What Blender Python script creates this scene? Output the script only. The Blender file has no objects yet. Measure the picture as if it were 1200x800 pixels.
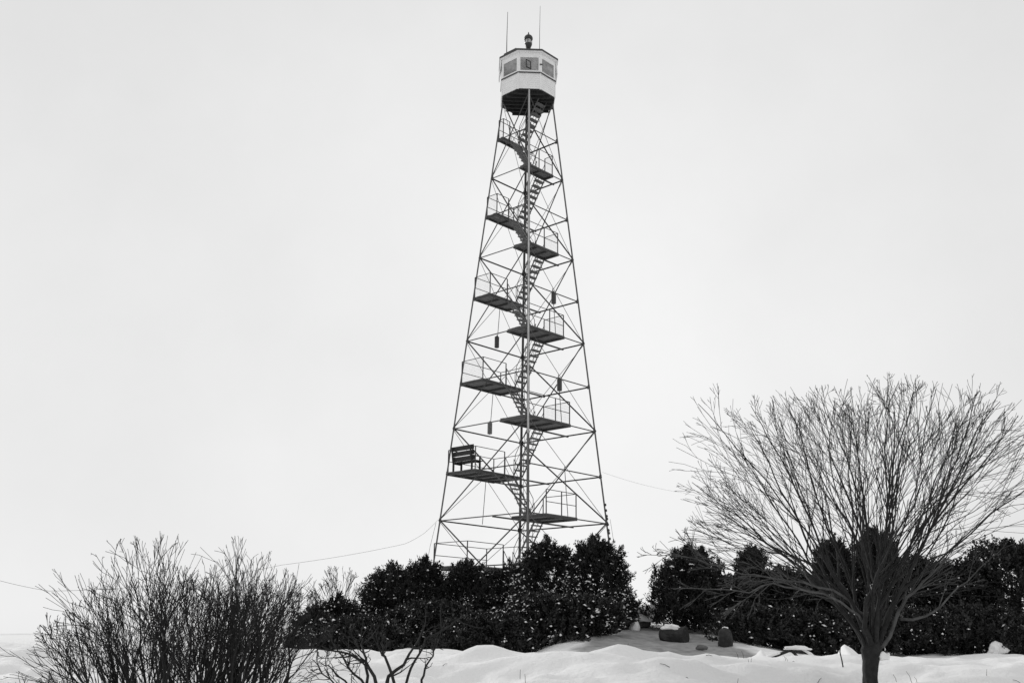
import bpy, math, random
import numpy as np
from mathutils import Vector, Matrix, noise, Euler

random.seed(11)
rng = np.random.default_rng(11)
S = bpy.context.scene
COL = S.collection
R = math.radians
PI = math.pi

# ------------------------------------------------------------------ camera
EYE = 1.6
F_PX, PITCH, ROLL = 1215.0, 0.28357, 0.01395
cam = bpy.data.cameras.new("camera")
cam.sensor_width = 36.0
cam.lens = 36.0 * F_PX / 1200.0
cam.clip_start = 0.1
cam.clip_end = 20000.0
cam_o = bpy.data.objects.new("camera", cam)
cam_o.matrix_world = (Matrix.Translation((0, 0, EYE))
                      @ Matrix.Rotation(PI / 2 + PITCH, 4, 'X') @ Matrix.Rotation(ROLL, 4, 'Z'))
COL.objects.link(cam_o)
S.camera = cam_o

# ------------------------------------------------------------------ sky, sun, exposure
SUN_EL, SUN_AZ = R(18), R(-42)      # azimuth from +Y (the view), negative = left
w = bpy.data.worlds.new("World")
S.world = w
w.use_nodes = True
nt = w.node_tree
nt.nodes.clear()
N, LK = nt.nodes, nt.links
sky = N.new('ShaderNodeTexSky')
sky.sky_type = 'NISHITA'
sky.sun_disc = False
sky.sun_elevation = SUN_EL
sky.sun_rotation = SUN_AZ
bw = N.new('ShaderNodeRGBToBW')
LK.new(sky.outputs[0], bw.inputs[0])
tc = N.new('ShaderNodeTexCoord')
n1 = N.new('ShaderNodeTexNoise')
n1.inputs['Scale'].default_value = 1.6
n1.inputs['Detail'].default_value = 4.0
n1.inputs['Roughness'].default_value = 0.45
LK.new(tc.outputs['Generated'], n1.inputs['Vector'])
mr = N.new('ShaderNodeMapRange')
mr.inputs['From Min'].default_value = 0.3
mr.inputs['From Max'].default_value = 0.7
mr.inputs['To Min'].default_value = 6.7
mr.inputs['To Max'].default_value = 8.3
n2 = N.new('ShaderNodeTexNoise')
n2.inputs['Scale'].default_value = 7.0
n2.inputs['Detail'].default_value = 7.0
n2.inputs['Roughness'].default_value = 0.6
LK.new(tc.outputs['Generated'], n2.inputs['Vector'])
nm = N.new('ShaderNodeMix')
nm.data_type = 'FLOAT'
nm.inputs[0].default_value = 0.22
LK.new(n1.outputs['Fac'], nm.inputs[2])
LK.new(n2.outputs['Fac'], nm.inputs[3])
LK.new(nm.outputs[0], mr.inputs['Value'])
mx = N.new('ShaderNodeMix')
mx.data_type = 'FLOAT'
mx.inputs[0].default_value = 0.93
LK.new(bw.outputs[0], mx.inputs[2])
# the deck is thinner and brighter low down, right of the tower
dp = N.new('ShaderNodeVectorMath')
dp.operation = 'DOT_PRODUCT'
dp.inputs[1].default_value = Vector((0.09, 0.98, 0.19)).normalized()
nrm_ = N.new('ShaderNodeVectorMath')
nrm_.operation = 'NORMALIZE'
LK.new(tc.outputs['Generated'], nrm_.inputs[0])
LK.new(nrm_.outputs[0], dp.inputs[0])
cl = N.new('ShaderNodeMath')
cl.operation = 'MAXIMUM'
cl.inputs[1].default_value = 0.0
LK.new(dp.outputs['Value'], cl.inputs[0])
pwn = N.new('ShaderNodeMath')
pwn.operation = 'POWER'
pwn.inputs[1].default_value = 16.0
LK.new(cl.outputs[0], pwn.inputs[0])
ma = N.new('ShaderNodeMath')
ma.operation = 'MULTIPLY_ADD'
ma.inputs[1].default_value = 1.55
LK.new(pwn.outputs[0], ma.inputs[0])
LK.new(mr.outputs[0], ma.inputs[2])
LK.new(ma.outputs[0], mx.inputs[3])
bg = N.new('ShaderNodeBackground')
bg.inputs['Strength'].default_value = 0.1
LK.new(mx.outputs[0], bg.inputs['Color'])
wo = N.new('ShaderNodeOutputWorld')
LK.new(bg.outputs[0], wo.inputs['Surface'])

sl = bpy.data.lights.new("sun", 'SUN')
sl.energy = 1.5
sl.angle = R(10)
sl.color = (1.0, 0.995, 0.985)
so = bpy.data.objects.new("sun", sl)
sd = Vector((math.sin(SUN_AZ) * math.cos(SUN_EL), math.cos(SUN_AZ) * math.cos(SUN_EL), math.sin(SUN_EL)))
so.rotation_euler = sd.to_track_quat('Z', 'Y').to_euler()
COL.objects.link(so)
vs = S.view_settings
vs.view_transform = 'Standard'
vs.look = 'None'
vs.exposure = 0.02
vs.gamma = 1.0

# ------------------------------------------------------------------ helpers
_cp, _sp, _cr, _sr = math.cos(PITCH), math.sin(PITCH), math.cos(ROLL), math.sin(ROLL)


def at(px, py, Y):
    """point of the place at depth Y (metres along the view's ground axis) seen at a photograph pixel"""
    u, v = px - 600.0, py - 400.0
    u, v = _cr * u + _sr * v, -_sr * u + _cr * v
    a, b = u / F_PX, -v / F_PX
    dy = _cp - b * _sp
    dz = _sp + b * _cp
    t = Y / dy
    return Vector((a * t, Y, dz * t + EYE))


def sstep(a, b, x):
    t = min(1.0, max(0.0, (x - a) / (b - a)))
    return t * t * (3 - 2 * t)


class MB:
    def __init__(self):
        self.v, self.f = [], []

    def add(self, vs_, fs_):
        o = len(self.v)
        self.v.extend([tuple(p) for p in vs_])
        self.f.extend([tuple(i + o for i in f) for f in fs_])

    def box(self, lo, hi, M=None):
        x0, y0, z0 = lo
        x1, y1, z1 = hi
        p = [Vector(q) for q in ((x0, y0, z0), (x1, y0, z0), (x1, y1, z0), (x0, y1, z0),
                                 (x0, y0, z1), (x1, y0, z1), (x1, y1, z1), (x0, y1, z1))]
        if M is not None:
            p = [M @ q for q in p]
        self.add(p, [(0, 3, 2, 1), (4, 5, 6, 7), (0, 1, 5, 4), (1, 2, 6, 5), (2, 3, 7, 6), (3, 0, 4, 7)])

    def prism(self, poly, z0, z1, M=None):
        n = len(poly)
        p = [Vector((a, b, z0)) for a, b in poly] + [Vector((a, b, z1)) for a, b in poly]
        if M is not None:
            p = [M @ q for q in p]
        self.add(p, [tuple(range(n - 1, -1, -1)), tuple(range(n, 2 * n))]
                 + [(i, (i + 1) % n, n + (i + 1) % n, n + i) for i in range(n)])

    def tube(self, pts, radii, sides=5, cap=True):
        n = len(pts)
        if isinstance(radii, (int, float)):
            radii = [radii] * n
        ref = None
        vs_ = []
        for i in range(n):
            d = (pts[min(i + 1, n - 1)] - pts[max(i - 1, 0)])
            if d.length < 1e-9:
                d = Vector((0, 0, 1))
            d.normalize()
            if ref is None:
                ref = Vector((1, 0, 0)) if abs(d.x) < 0.8 else Vector((0, 1, 0))
            a = (ref - d * ref.dot(d)).normalized()
            ref = a
            b = d.cross(a)
            r = radii[i]
            for k in range(sides):
                t = 2 * PI * k / sides
                vs_.append(pts[i] + a * (r * math.cos(t)) + b * (r * math.sin(t)))
        fs_ = []
        for i in range(n - 1):
            for k in range(sides):
                k2 = (k + 1) % sides
                fs_.append((i * sides + k, i * sides + k2, (i + 1) * sides + k2, (i + 1) * sides + k))
        if cap:
            fs_.append(tuple(range(sides - 1, -1, -1)))
            fs_.append(tuple((n - 1) * sides + k for k in range(sides)))
        self.add(vs_, fs_)

    def lathe(self, prof, seg=20, M=None):
        vs_, fs_ = [], []
        for r, z in prof:
            for k in range(seg):
                t = 2 * PI * k / seg
                p = Vector((r * math.cos(t), r * math.sin(t), z))
                vs_.append(M @ p if M is not None else p)
        for i in range(len(prof) - 1):
            for k in range(seg):
                k2 = (k + 1) % seg
                fs_.append((i * seg + k, i * seg + k2, (i + 1) * seg + k2, (i + 1) * seg + k))
        fs_.append(tuple(range(seg - 1, -1, -1)))
        fs_.append(tuple((len(prof) - 1) * seg + k for k in range(seg)))
        self.add(vs_, fs_)

    def mesh(self, name, mat, smooth=False):
        m = bpy.data.meshes.new(name)
        m.from_pydata(self.v, [], self.f)
        m.materials.append(mat)
        if smooth:
            m.polygons.foreach_set('use_smooth', [True] * len(m.polygons))
        m.update()
        return m

    def build(self, name, mat, parent=None, smooth=False):
        return link(name, self.mesh(name, mat, smooth), parent)


def link(name, mesh, parent=None, M=None):
    o = bpy.data.objects.new(name, mesh)
    COL.objects.link(o)
    if parent is not None:
        o.parent = parent
    if M is not None:
        o.matrix_basis = M
    return o


def empty(name, loc, rz=0.0):
    o = bpy.data.objects.new(name, None)
    o.empty_display_size = 0.3
    o.location = loc
    o.rotation_euler = (0, 0, rz)
    COL.objects.link(o)
    return o


def tag(o, label=None, cat=None, group=None, kind=None):
    for k, v in (('label', label), ('category', cat), ('group', group), ('kind', kind)):
        if v:
            o[k] = v
    return o


def np_mesh(name, V, Q, mat, attr=None):
    """numpy quads to a mesh"""
    m = bpy.data.meshes.new(name)
    m.vertices.add(len(V))
    m.vertices.foreach_set('co', V.astype(np.float32).ravel())
    k = Q.shape[1]
    m.loops.add(Q.size)
    m.loops.foreach_set('vertex_index', Q.astype(np.int32).ravel())
    m.polygons.add(len(Q))
    m.polygons.foreach_set('loop_start', np.arange(0, Q.size, k, dtype=np.int32))
    m.materials.append(mat)
    m.update(calc_edges=True)
    m.validate()
    return m


# ------------------------------------------------------------------ materials
def mat(name, v, rough=0.7, var=0.0, scale=6.0, bump=0.0, bscale=40.0, metal=0.0, island=0.0, spec=0.3, detail=5.0):
    m = bpy.data.materials.new(name)
    m.use_nodes = True
    t = m.node_tree
    b = t.nodes['Principled BSDF']
    b.inputs['Roughness'].default_value = rough
    b.inputs['Metallic'].default_value = metal
    b.inputs['Specular IOR Level'].default_value = spec
    c = v if isinstance(v, tuple) else (v, v, v)
    b.inputs['Base Color'].default_value = (*c, 1)
    last = None
    if var or island:
        tcn = t.nodes.new('ShaderNodeTexCoord')
        nz = t.nodes.new('ShaderNodeTexNoise')
        nz.inputs['Scale'].default_value = scale
        nz.inputs['Detail'].default_value = detail
        t.links.new(tcn.outputs['Object'], nz.inputs['Vector'])
        r = t.nodes.new('ShaderNodeMapRange')
        r.inputs['From Min'].default_value = 0.3
        r.inputs['From Max'].default_value = 0.7
        r.inputs['To Min'].default_value = 1 - var
        r.inputs['To Max'].default_value = 1 + var
        t.links.new(nz.outputs['Fac'], r.inputs['Value'])
        last = r.outputs[0]
        if island:
            g = t.nodes.new('ShaderNodeNewGeometry')
            r2 = t.nodes.new('ShaderNodeMapRange')
            r2.inputs['To Min'].default_value = 1 - island
            r2.inputs['To Max'].default_value = 1 + island
            t.links.new(g.outputs['Random Per Island'], r2.inputs['Value'])
            mu = t.nodes.new('ShaderNodeMath')
            mu.operation = 'MULTIPLY'
            t.links.new(last, mu.inputs[0])
            t.links.new(r2.outputs[0], mu.inputs[1])
            last = mu.outputs[0]
        vm = t.nodes.new('ShaderNodeVectorMath')
        vm.operation = 'SCALE'
        vm.inputs[0].default_value = c
        t.links.new(last, vm.inputs['Scale'])
        t.links.new(vm.outputs[0], b.inputs['Base Color'])
    if bump:
        tcn = t.nodes.new('ShaderNodeTexCoord')
        nz = t.nodes.new('ShaderNodeTexNoise')
        nz.inputs['Scale'].default_value = bscale
        nz.inputs['Detail'].default_value = 6.0
        t.links.new(tcn.outputs['Object'], nz.inputs['Vector'])
        bp = t.nodes.new('ShaderNodeBump')
        bp.inputs['Strength'].default_value = bump
        bp.inputs['Distance'].default_value = 0.03
        t.links.new(nz.outputs['Fac'], bp.inputs['Height'])
        t.links.new(bp.outputs[0], b.inputs['Normal'])
    return m


M_STEEL = mat('steel_weathered', 0.055, 0.6, 0.25, 9)
M_LEG = mat('steel_galvanised', 0.10, 0.5, 0.25, 7)
M_ROD = mat('steel_rod', 0.10, 0.55, 0.2, 9)
M_TREAD = mat('stair_steel', 0.12, 0.6, 0.25, 6)
M_PLANK = mat('platform_board', 0.13, 0.8, 0.3, 5, 0.3, 30)
M_WIRE = mat('screen_wire', 0.35, 0.5)
M_PALE = mat('pale_conduit', 0.42, 0.5, 0.2, 4)
M_WHITE = mat('white_paint', 0.78, 0.55, 0.05, 3, 0.1, 25)
M_TRIM = mat('dark_trim', 0.06, 0.6, 0.2, 8)
M_UNDER = mat('cabin_underside', 0.022, 0.8, 0.35, 5)
M_ROOF = mat('roofing_felt', 0.07, 0.8, 0.2, 10)
M_LAMP_BLACK = mat('lamp_iron', 0.04, 0.4, 0.2, 8)
M_BENCH = mat('bench_wood', 0.028, 0.75, 0.3, 12)
M_WEIGHT_D = mat('weight_iron_dark', 0.05, 0.5, 0.2, 10)
M_WEIGHT_L = mat('weight_iron_worn', 0.14, 0.5, 0.3, 10)
M_BARK = mat('tree_bark', 0.02, 0.85, 0.4, 14, 0.5, 60)
M_BARK_L = mat('tree_bark_pale', 0.075, 0.85, 0.45, 10, 0.5, 60)  # paler copy of the bark, for the low limbs
M_BARK_D = mat('bush_bark', 0.022, 0.85, 0.35, 18)
M_LEAF_A = mat('evergreen_foliage', 0.024, 0.6, 0.45, 2.2, island=0.5, spec=0.25)
M_LEAF_B = mat('broadleaf_foliage', 0.021, 0.5, 0.4, 2.5, island=0.5, spec=0.3)
M_SNOW = mat('snow', 0.86, 0.7, 0.03, 3, 0.15, 30, spec=0.2)
M_WOOD = mat('cut_wood', 0.035, 0.85, 0.35, 10, 0.5, 40)
M_ROCK = mat('boulder_rock', 0.12, 0.85, 0.35, 6, 0.5, 20)
M_CABLE = mat('cable_black', 0.05, 0.6)
M_CEIL = mat('cabin_interior', 0.6, 0.8, 0.05, 4)

M_GLASS = bpy.data.materials.new('window_glass')
M_GLASS.use_nodes = True
_t = M_GLASS.node_tree
_t.nodes.clear()
_g = _t.nodes.new('ShaderNodeBsdfGlossy')
_g.inputs['Roughness'].default_value = 0.08
_tr = _t.nodes.new('ShaderNodeBsdfTransparent')
_tr.inputs['Color'].default_value = (0.75, 0.75, 0.75, 1)
_d = _t.nodes.new('ShaderNodeBsdfDiffuse')       # pale film on the pane, its patches painted in for reflections
_d.inputs['Color'].default_value = (0.5, 0.5, 0.5, 1)
_fr = _t.nodes.new('ShaderNodeFresnel')
_fr.inputs['IOR'].default_value = 1.5
_m1 = _t.nodes.new('ShaderNodeMixShader')
_m2 = _t.nodes.new('ShaderNodeMixShader')
_m1.inputs[0].default_value = 0.5
_t.links.new(_tr.outputs[0], _m1.inputs[1])
_t.links.new(_d.outputs[0], _m1.inputs[2])
_t.links.new(_fr.outputs[0], _m2.inputs[0])
_t.links.new(_m1.outputs[0], _m2.inputs[1])
_t.links.new(_g.outputs[0], _m2.inputs[2])
_o = _t.nodes.new('ShaderNodeOutputMaterial')
_t.links.new(_m2.outputs[0], _o.inputs['Surface'])
_tc = _t.nodes.new('ShaderNodeTexCoord')
_nz = _t.nodes.new('ShaderNodeTexNoise')
_nz.inputs['Scale'].default_value = 2.2
_nz.inputs['Detail'].default_value = 3.0
_t.links.new(_tc.outputs['Object'], _nz.inputs['Vector'])
_mr = _t.nodes.new('ShaderNodeMapRange')
_mr.inputs['From Min'].default_value = 0.3
_mr.inputs['From Max'].default_value = 0.7
_mr.inputs['To Min'].default_value = 0.25
_mr.inputs['To Max'].default_value = 0.75
_t.links.new(_nz.outputs['Fac'], _mr.inputs['Value'])
_t.links.new(_mr.outputs[0], _m1.inputs[0])

M_LENS = bpy.data.materials.new('lamp_lens')
M_LENS.use_nodes = True
_b = M_LENS.node_tree.nodes['Principled BSDF']
_b.inputs['Base Color'].default_value = (0.6, 0.6, 0.6, 1)
_b.inputs['Roughness'].default_value = 0.15
_b.inputs['Transmission Weight'].default_value = 0.5

# ------------------------------------------------------------------ ground
PROF = [(-4000, 0.0), (-20, 0.0), (0, 0.0), (3, 0.25), (7, 0.75), (11, 1.02), (12, 1.10), (13.5, 1.27), (15.6, 1.45), (16.6, 1.44),
        (18, 1.30), (19.5, 1.28), (22, 1.52), (27, 2.02), (35, 2.35), (47, 2.68), (60, 2.5), (110, 1.5), (300, 1.2), (8000, 1.2)]
FLAT = [(-4000, 0.0), (-20, 0.0), (0, 0.0), (3, 0.25), (7, 0.75), (11, 1.02), (12, 1.10), (13.5, 1.27), (15.6, 1.45), (16.6, 1.44),
        (18, 1.30), (19.5, 1.27), (22, 1.30), (27, 1.36), (35, 1.4), (47, 1.45), (60, 1.4), (110, 1.2), (300, 1.1), (8000, 1.2)]
RISE = [(-4000, 0.0), (15.0, 0.0), (18, 0.06), (22, 0.16), (27, 0.2), (40, 0.1), (80, 0.0), (8000, 0.0)]


BUMPS = []                                   # heaped lumps of old snow along the bank
for px_, by_, bh_, sx_, sy_ in ((572, 14.6, .10, .55, .5), (612, 14.2, .09, .4, .35), (662, 13.4, .09, .7, .45), (712, 14.4, .10, .45, .4), (765, 14.3, .12, .7, .4),
                                (832, 14.5, .13, .55, .45), (868, 13.5, .13, .45, .4), (905, 14.4, .10, .5, .5), (800, 12.9, .10, .6, .4), (945, 13.2, .11, .6, .4),
                                (520, 13.6, .08, .8, .5), (735, 12.6, .08, .7, .4), (1085, 14.5, .08, .7, .5), (1150, 13.8, .10, .8, .5), (1190, 15.0, .09, .6, .4)):
    BUMPS.append(((px_ - 600) / F_PX * by_, by_, bh_ * 1.15, sx_ * 0.9, sy_ * 0.85))


def pw(tab, y):
    for (a, za), (b, zb) in zip(tab, tab[1:]):
        if y <= b:
            t = (y - a) / (b - a)
            return za + (zb - za) * t
    return tab[-1][1]


def hgt(x, y):
    wv = 0.5 * math.sin(x * 0.55 + 1.2) + 0.35 * math.sin(x * 1.23)
    ys = y + (wv * 0.9 if 8 < y < 24 else wv * 0.9 * max(0.0, 1 - min(abs(y - 8), abs(y - 24)) / 5))
    c, f = pw(PROF, ys), pw(FLAT, ys)
    g = sstep(-0.6, 2.2, x) * (1 - sstep(4.6, 8.0, x)) if y < 40 else math.exp(-((x - 1.0) / 16.0) ** 2)
    if 27 <= y < 40:
        a = (y - 27) / 13
        g = (1 - a) * g + a * math.exp(-((x - 1.0) / 16.0) ** 2)
    z = f + (c - f) * g + pw(RISE, ys) * sstep(6.5, 9.5, x)
    if -40 < x < 40 and 2 < y < 60:
        k = sstep(2, 6, y) * (1 - sstep(34, 60, y))
        n = noise.noise(Vector((x * 0.38, y * 0.6, 3.1))) * 0.11
        n += noise.noise(Vector((x * 0.9, y * 1.3, 7.7))) * 0.09
        n += noise.noise(Vector((x * 2.3, y * 2.9, 1.3))) * 0.055
        n += noise.noise(Vector((x * 5.1, y * 6.3, 4.4))) * 0.03
        n += (0.25 - abs(noise.noise(Vector((x * 1.5 + 0.6 * y, y * 2.6, 21.0))))) * 0.07      # wind-cut ridges
        n += max(0.0, noise.noise(Vector((x * 0.75, y * 1.1, 11.0))) - 0.12) * -0.36   # hollows of old tracks
        if y > 18:
            n *= 0.55
        if 10 < y < 19:
            for bx, by, bh, sx, sy in BUMPS:
                q = ((x - bx) / sx) ** 2 + ((y - by) / sy) ** 2
                if q < 9:
                    n += bh * math.exp(-q)
        z += n * k
    return z


def axis(fine0, fine1, step, lim0, lim1, grow=1.16):
    a = list(np.arange(fine0, fine1 + 1e-6, step))
    s, p = step, fine1
    while p < lim1:
        s *= grow
        p += s
        a.append(p)
    s, p = step, fine0
    while p > lim0:
        s *= grow
        p -= s
        a.insert(0, p)
    return a


xs = axis(-9, 11, 0.11, -3000, 3000)
ys = axis(8, 29, 0.10, -300, 6000)
V = np.array([(x, y, hgt(x, y)) for y in ys for x in xs])
nx, ny = len(xs), len(ys)
ii = np.arange(nx * ny).reshape(ny, nx)
Q = np.stack([ii[:-1, :-1], ii[:-1, 1:], ii[1:, 1:], ii[1:, :-1]], -1).reshape(-1, 4)
# shade of the hedge, painted grey into the snow slope between the shrubs
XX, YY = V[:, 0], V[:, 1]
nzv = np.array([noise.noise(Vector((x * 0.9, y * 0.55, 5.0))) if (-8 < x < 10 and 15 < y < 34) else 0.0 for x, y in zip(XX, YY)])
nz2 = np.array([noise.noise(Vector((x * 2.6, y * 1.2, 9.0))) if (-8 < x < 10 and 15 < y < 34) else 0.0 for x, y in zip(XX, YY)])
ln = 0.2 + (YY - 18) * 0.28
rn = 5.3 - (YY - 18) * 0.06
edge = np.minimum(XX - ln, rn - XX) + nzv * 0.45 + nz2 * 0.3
shade_mask = np.clip(edge / 0.35 + 0.3, 0, 1) * np.clip((YY - 17.2) / 0.5, 0, 1) * np.clip((31 - YY) / 2, 0, 1)
gm = bpy.data.meshes.new('snow_ground')
M_GROUND = mat('snow_field', 0.86, 0.75, 0.035, 1.3, 0.5, 14, spec=0.2)
_t = M_GROUND.node_tree
_b = _t.nodes['Principled BSDF']
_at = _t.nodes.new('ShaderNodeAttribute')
_at.attribute_name = 'hedge_shade'
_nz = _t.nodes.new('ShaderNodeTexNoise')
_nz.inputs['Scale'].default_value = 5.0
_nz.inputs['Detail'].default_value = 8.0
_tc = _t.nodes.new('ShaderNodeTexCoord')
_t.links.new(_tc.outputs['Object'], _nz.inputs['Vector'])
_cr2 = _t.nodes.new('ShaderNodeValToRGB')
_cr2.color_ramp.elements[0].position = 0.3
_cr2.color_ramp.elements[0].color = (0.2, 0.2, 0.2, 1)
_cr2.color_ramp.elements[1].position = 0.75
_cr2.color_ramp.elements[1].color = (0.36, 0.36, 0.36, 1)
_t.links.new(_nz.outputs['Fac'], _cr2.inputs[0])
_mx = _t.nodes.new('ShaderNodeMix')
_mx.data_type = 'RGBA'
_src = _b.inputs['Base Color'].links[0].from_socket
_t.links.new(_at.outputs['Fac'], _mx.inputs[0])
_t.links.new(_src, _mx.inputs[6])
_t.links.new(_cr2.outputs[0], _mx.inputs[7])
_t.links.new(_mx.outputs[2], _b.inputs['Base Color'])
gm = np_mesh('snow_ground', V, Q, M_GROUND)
gm.polygons.foreach_set('use_smooth', [True] * len(gm.polygons))
ga = gm.attributes.new('hedge_shade', 'FLOAT', 'POINT')
ga.data.foreach_set('value', shade_mask.astype(np.float32))
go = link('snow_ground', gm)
tag(go, kind='structure')

# low hills far off on the left horizon, haze put into their pale colour
mb = MB()
top, bot = [], []
for i in range(61):
    a = R(-60 + i * 1.0)
    d = 2600
    hh = 8 + 22 * max(0, noise.noise(Vector((i * 0.13, 0, 2)))) + 3 * noise.noise(Vector((i * 0.7, 0, 5)))
    top.append(Vector((d * math.sin(a), d * math.cos(a), 1 + max(hh, 1))))
    bot.append(Vector(((d - 120) * math.sin(a), (d - 120) * math.cos(a), -1)))
back = [Vector((p.x * 1.1, p.y * 1.1, -1)) for p in top]
n = len(top)
mb.add(bot + top + back, [(i, i + 1, n + i + 1, n + i) for i in range(n - 1)] + [(n + i, n + i + 1, 2 * n + i + 1, 2 * n + i) for i in range(n - 1)])
tag(mb.build('hills', mat('far_hills_hazed', 0.74, 0.9, 0.1, 0.01), None, True), kind='structure')

# ------------------------------------------------------------------ the steel tower
H = 2.1
TX, TY, TZ = 0.6335, 47.059, 5.2824 + EYE - 2 * H
TROT = 0.0327
K0, KT = -2, 10
tower = empty('steel_tower', (TX, TY, TZ), TROT)
tag(tower, 'tall four legged steel lattice tower with zigzag stairs rising above the evergreens', 'tower')


def hd(k):
    return 3.8351 - 0.12070 * k * H            # half diagonal of the plan at level k


def zk(k):
    return (k - K0) * H


CORN = {'F': Vector((0, -1, 0)), 'R': Vector((1, 0, 0)), 'B': Vector((0, 1, 0)), 'L': Vector((-1, 0, 0))}


def cn(c, k):
    p = CORN[c] * hd(k)
    p.z = zk(k)
    return p


EU = Vector((-1, 1, 0)).normalized()           # from F leg towards L leg
EV = Vector((1, 1, 0)).normalized()            # from F leg towards R leg


def half(k):
    return hd(k) / math.sqrt(2)                # half side of the plan


def uv(u, v, z):
    p = EU * u + EV * v
    p.z = z
    return p


def unit_L(a, t):
    """an angle iron of unit length along z, its heel at the origin"""
    m = MB()
    m.prism([(0, 0), (a, 0), (a, t), (t, t), (t, a), (0, a)], 0, 1)
    return m


def frame(p, q, out):
    """matrix that sets a unit-length z bar between p and q; the bar's (-x,-y) side faces out"""
    d = q - p
    L = d.length
    z = d / L
    o = (out - z * out.dot(z)).normalized()
    s = z.cross(o).normalized()
    x = (-o + s).normalized()
    y = z.cross(x)
    M = Matrix(((x.x, y.x, z.x * L, p.x), (x.y, y.y, z.y * L, p.y), (x.z, y.z, z.z * L, p.z), (0, 0, 0, 1)))
    return M


def frame_box(p, q, up=Vector((0, 0, 1))):
    d = q - p
    L = d.length
    z = d / L
    if abs(z.dot(up)) > 0.98:
        up = Vector((1, 0, 0))
    x = up.cross(z).normalized()
    y = z.cross(x)
    return Matrix(((x.x, y.x, z.x * L, p.x), (x.y, y.y, z.y * L, p.y), (x.z, y.z, z.z * L, p.z), (0, 0, 0, 1)))


def put(name, mesh, parent, M):
    o = bpy.data.objects.new(name, mesh)
    COL.objects.link(o)
    o.parent = parent
    # non-shearing: decompose into loc / rot / scale
    o.matrix_basis = M
    return o


me_leg = unit_L(0.085, 0.013).mesh('leg', M_LEG)
me_beam = unit_L(0.052, 0.009).mesh('beam', M_STEEL)
me_beam_lit = unit_L(0.05, 0.009).mesh('beam', M_LEG)
me_brace = unit_L(0.05, 0.009).mesh('brace', M_STEEL)
m = MB(); m.tube([Vector((0, 0, 0)), Vector((0, 0, 1))], 0.0125, 6); me_rod = m.mesh('tie_rod', M_ROD)
m = MB(); m.tube([Vector((0, 0, 0)), Vector((0, 0, 1))], 0.017, 6); me_pipe = m.mesh('rail', M_STEEL)
m = MB(); m.tube([Vector((0, 0, 0)), Vector((0, 0, 1))], 0.017, 6); me_hang = m.mesh('hanger_rod', M_STEEL)

# legs run from the ground to the cabin floor; splice plates and pad stones at their feet
for c in 'FRBL':
    p, q = cn(c, K0) + Vector((0, 0, -0.45)), cn(c, KT)
    lg = put('leg', me_leg, tower, frame(p, q, CORN[c]))
me_gus = MB()
me_gus.box((-0.005, -0.07, -0.09), (0.005, 0.07, 0.09))
me_gus = me_gus.mesh('gusset_plate', M_STEEL)
for c in 'FRBL':
    for k in range(-1, 10):
        p = cn(c, k)
        for s in (-1, 1):
            a = math.atan2(CORN[c].y, CORN[c].x) + s * PI / 4
            nrm = Vector((math.cos(a), math.sin(a), 0))
            tdir = Vector((-nrm.y, nrm.x, 0)) * s
            pos = p + tdir * 0.10 + nrm * (-0.022)
            put('gusset_plate', me_gus, tower, Matrix.Translation(pos) @ Matrix.Rotation(a, 4, 'Z'))

FACES = [('L', 'F', True), ('F', 'R', False), ('R', 'B', True), ('B', 'L', False)]   # True: angle-iron braces, False: rods
for k in range(-1, 10):
    for i, (a, b, heavy) in enumerate(FACES):
        out = CORN[a] + CORN[b]
        pale = (a == 'L' and k % 2 == 0)  # light caught by these beams is put into a lighter steel
        o_ = out.normalized() * -0.03
        put('beam', me_beam_lit if pale else me_beam, tower, frame(cn(a, k) + o_, cn(b, k) + o_, out + Vector((0, 0, 1.2))))
for k in range(-2, 10, 2):
    for a, b, heavy in FACES:
        out = (CORN[a] + CORN[b]).normalized()
        for (c0, c1, off) in ((a, b, -0.012), (b, a, -0.075)):
            p, q = cn(c0, k) + out * off, cn(c1, k + 2) + out * off
            if heavy:
                put('brace', me_brace, tower, frame(p, q, out))
            else:
                put('tie_rod', me_rod, tower, frame_box(p, q))

# hanger rods from the crossings of the braces down to the next girt, on the two far and near right faces
def crossing(a, b, k):
    """centre of the X of the face a-b whose bay starts at even level k"""
    p, q = cn(a, k), cn(b, k + 2)
    r_, s_ = cn(b, k), cn(a, k + 2)
    t = hd(k) / (hd(k) + hd(k + 2))
    return p.lerp(q, t)


HANG = []
for (a, b) in (('B', 'L'), ('F', 'R')):
    out = (CORN[a] + CORN[b]).normalized()
    for k in (0, 2, 4):
        x = crossing(a, b, k) + out * -0.11
        low = x.copy()
        low.z = zk(k) + 0.05
        f = (half(k) - half(k + 1)) * (x.z - low.z) / H
        low += out * f
        put('hanger_rod', me_hang, tower, frame_box(x, low))
        HANG.append((a, k, x, low))

UE, VE = 0.665, 0.57      # stair wells: platforms end here, measured from the tower's axis
me_plank = MB(); me_plank.box((-0.5, -0.5, -0.5), (0.5, 0.5, 0.5)); me_plank = me_plank.mesh('plank', M_PLANK)
me_post = MB(); me_post.box((-0.018, -0.018, 0), (0.018, 0.018, 1)); me_post = me_post.mesh('post', M_STEEL)
UVM = Matrix.Rotation(math.atan2(EU.y, EU.x), 4, 'Z')      # local x = u ; local y = -v


def uvbox(mb_, u0, u1, v0, v1, z0, z1):
    mb_.box((u0, -v1, z0), (u1, -v0, z1), UVM)


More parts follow.
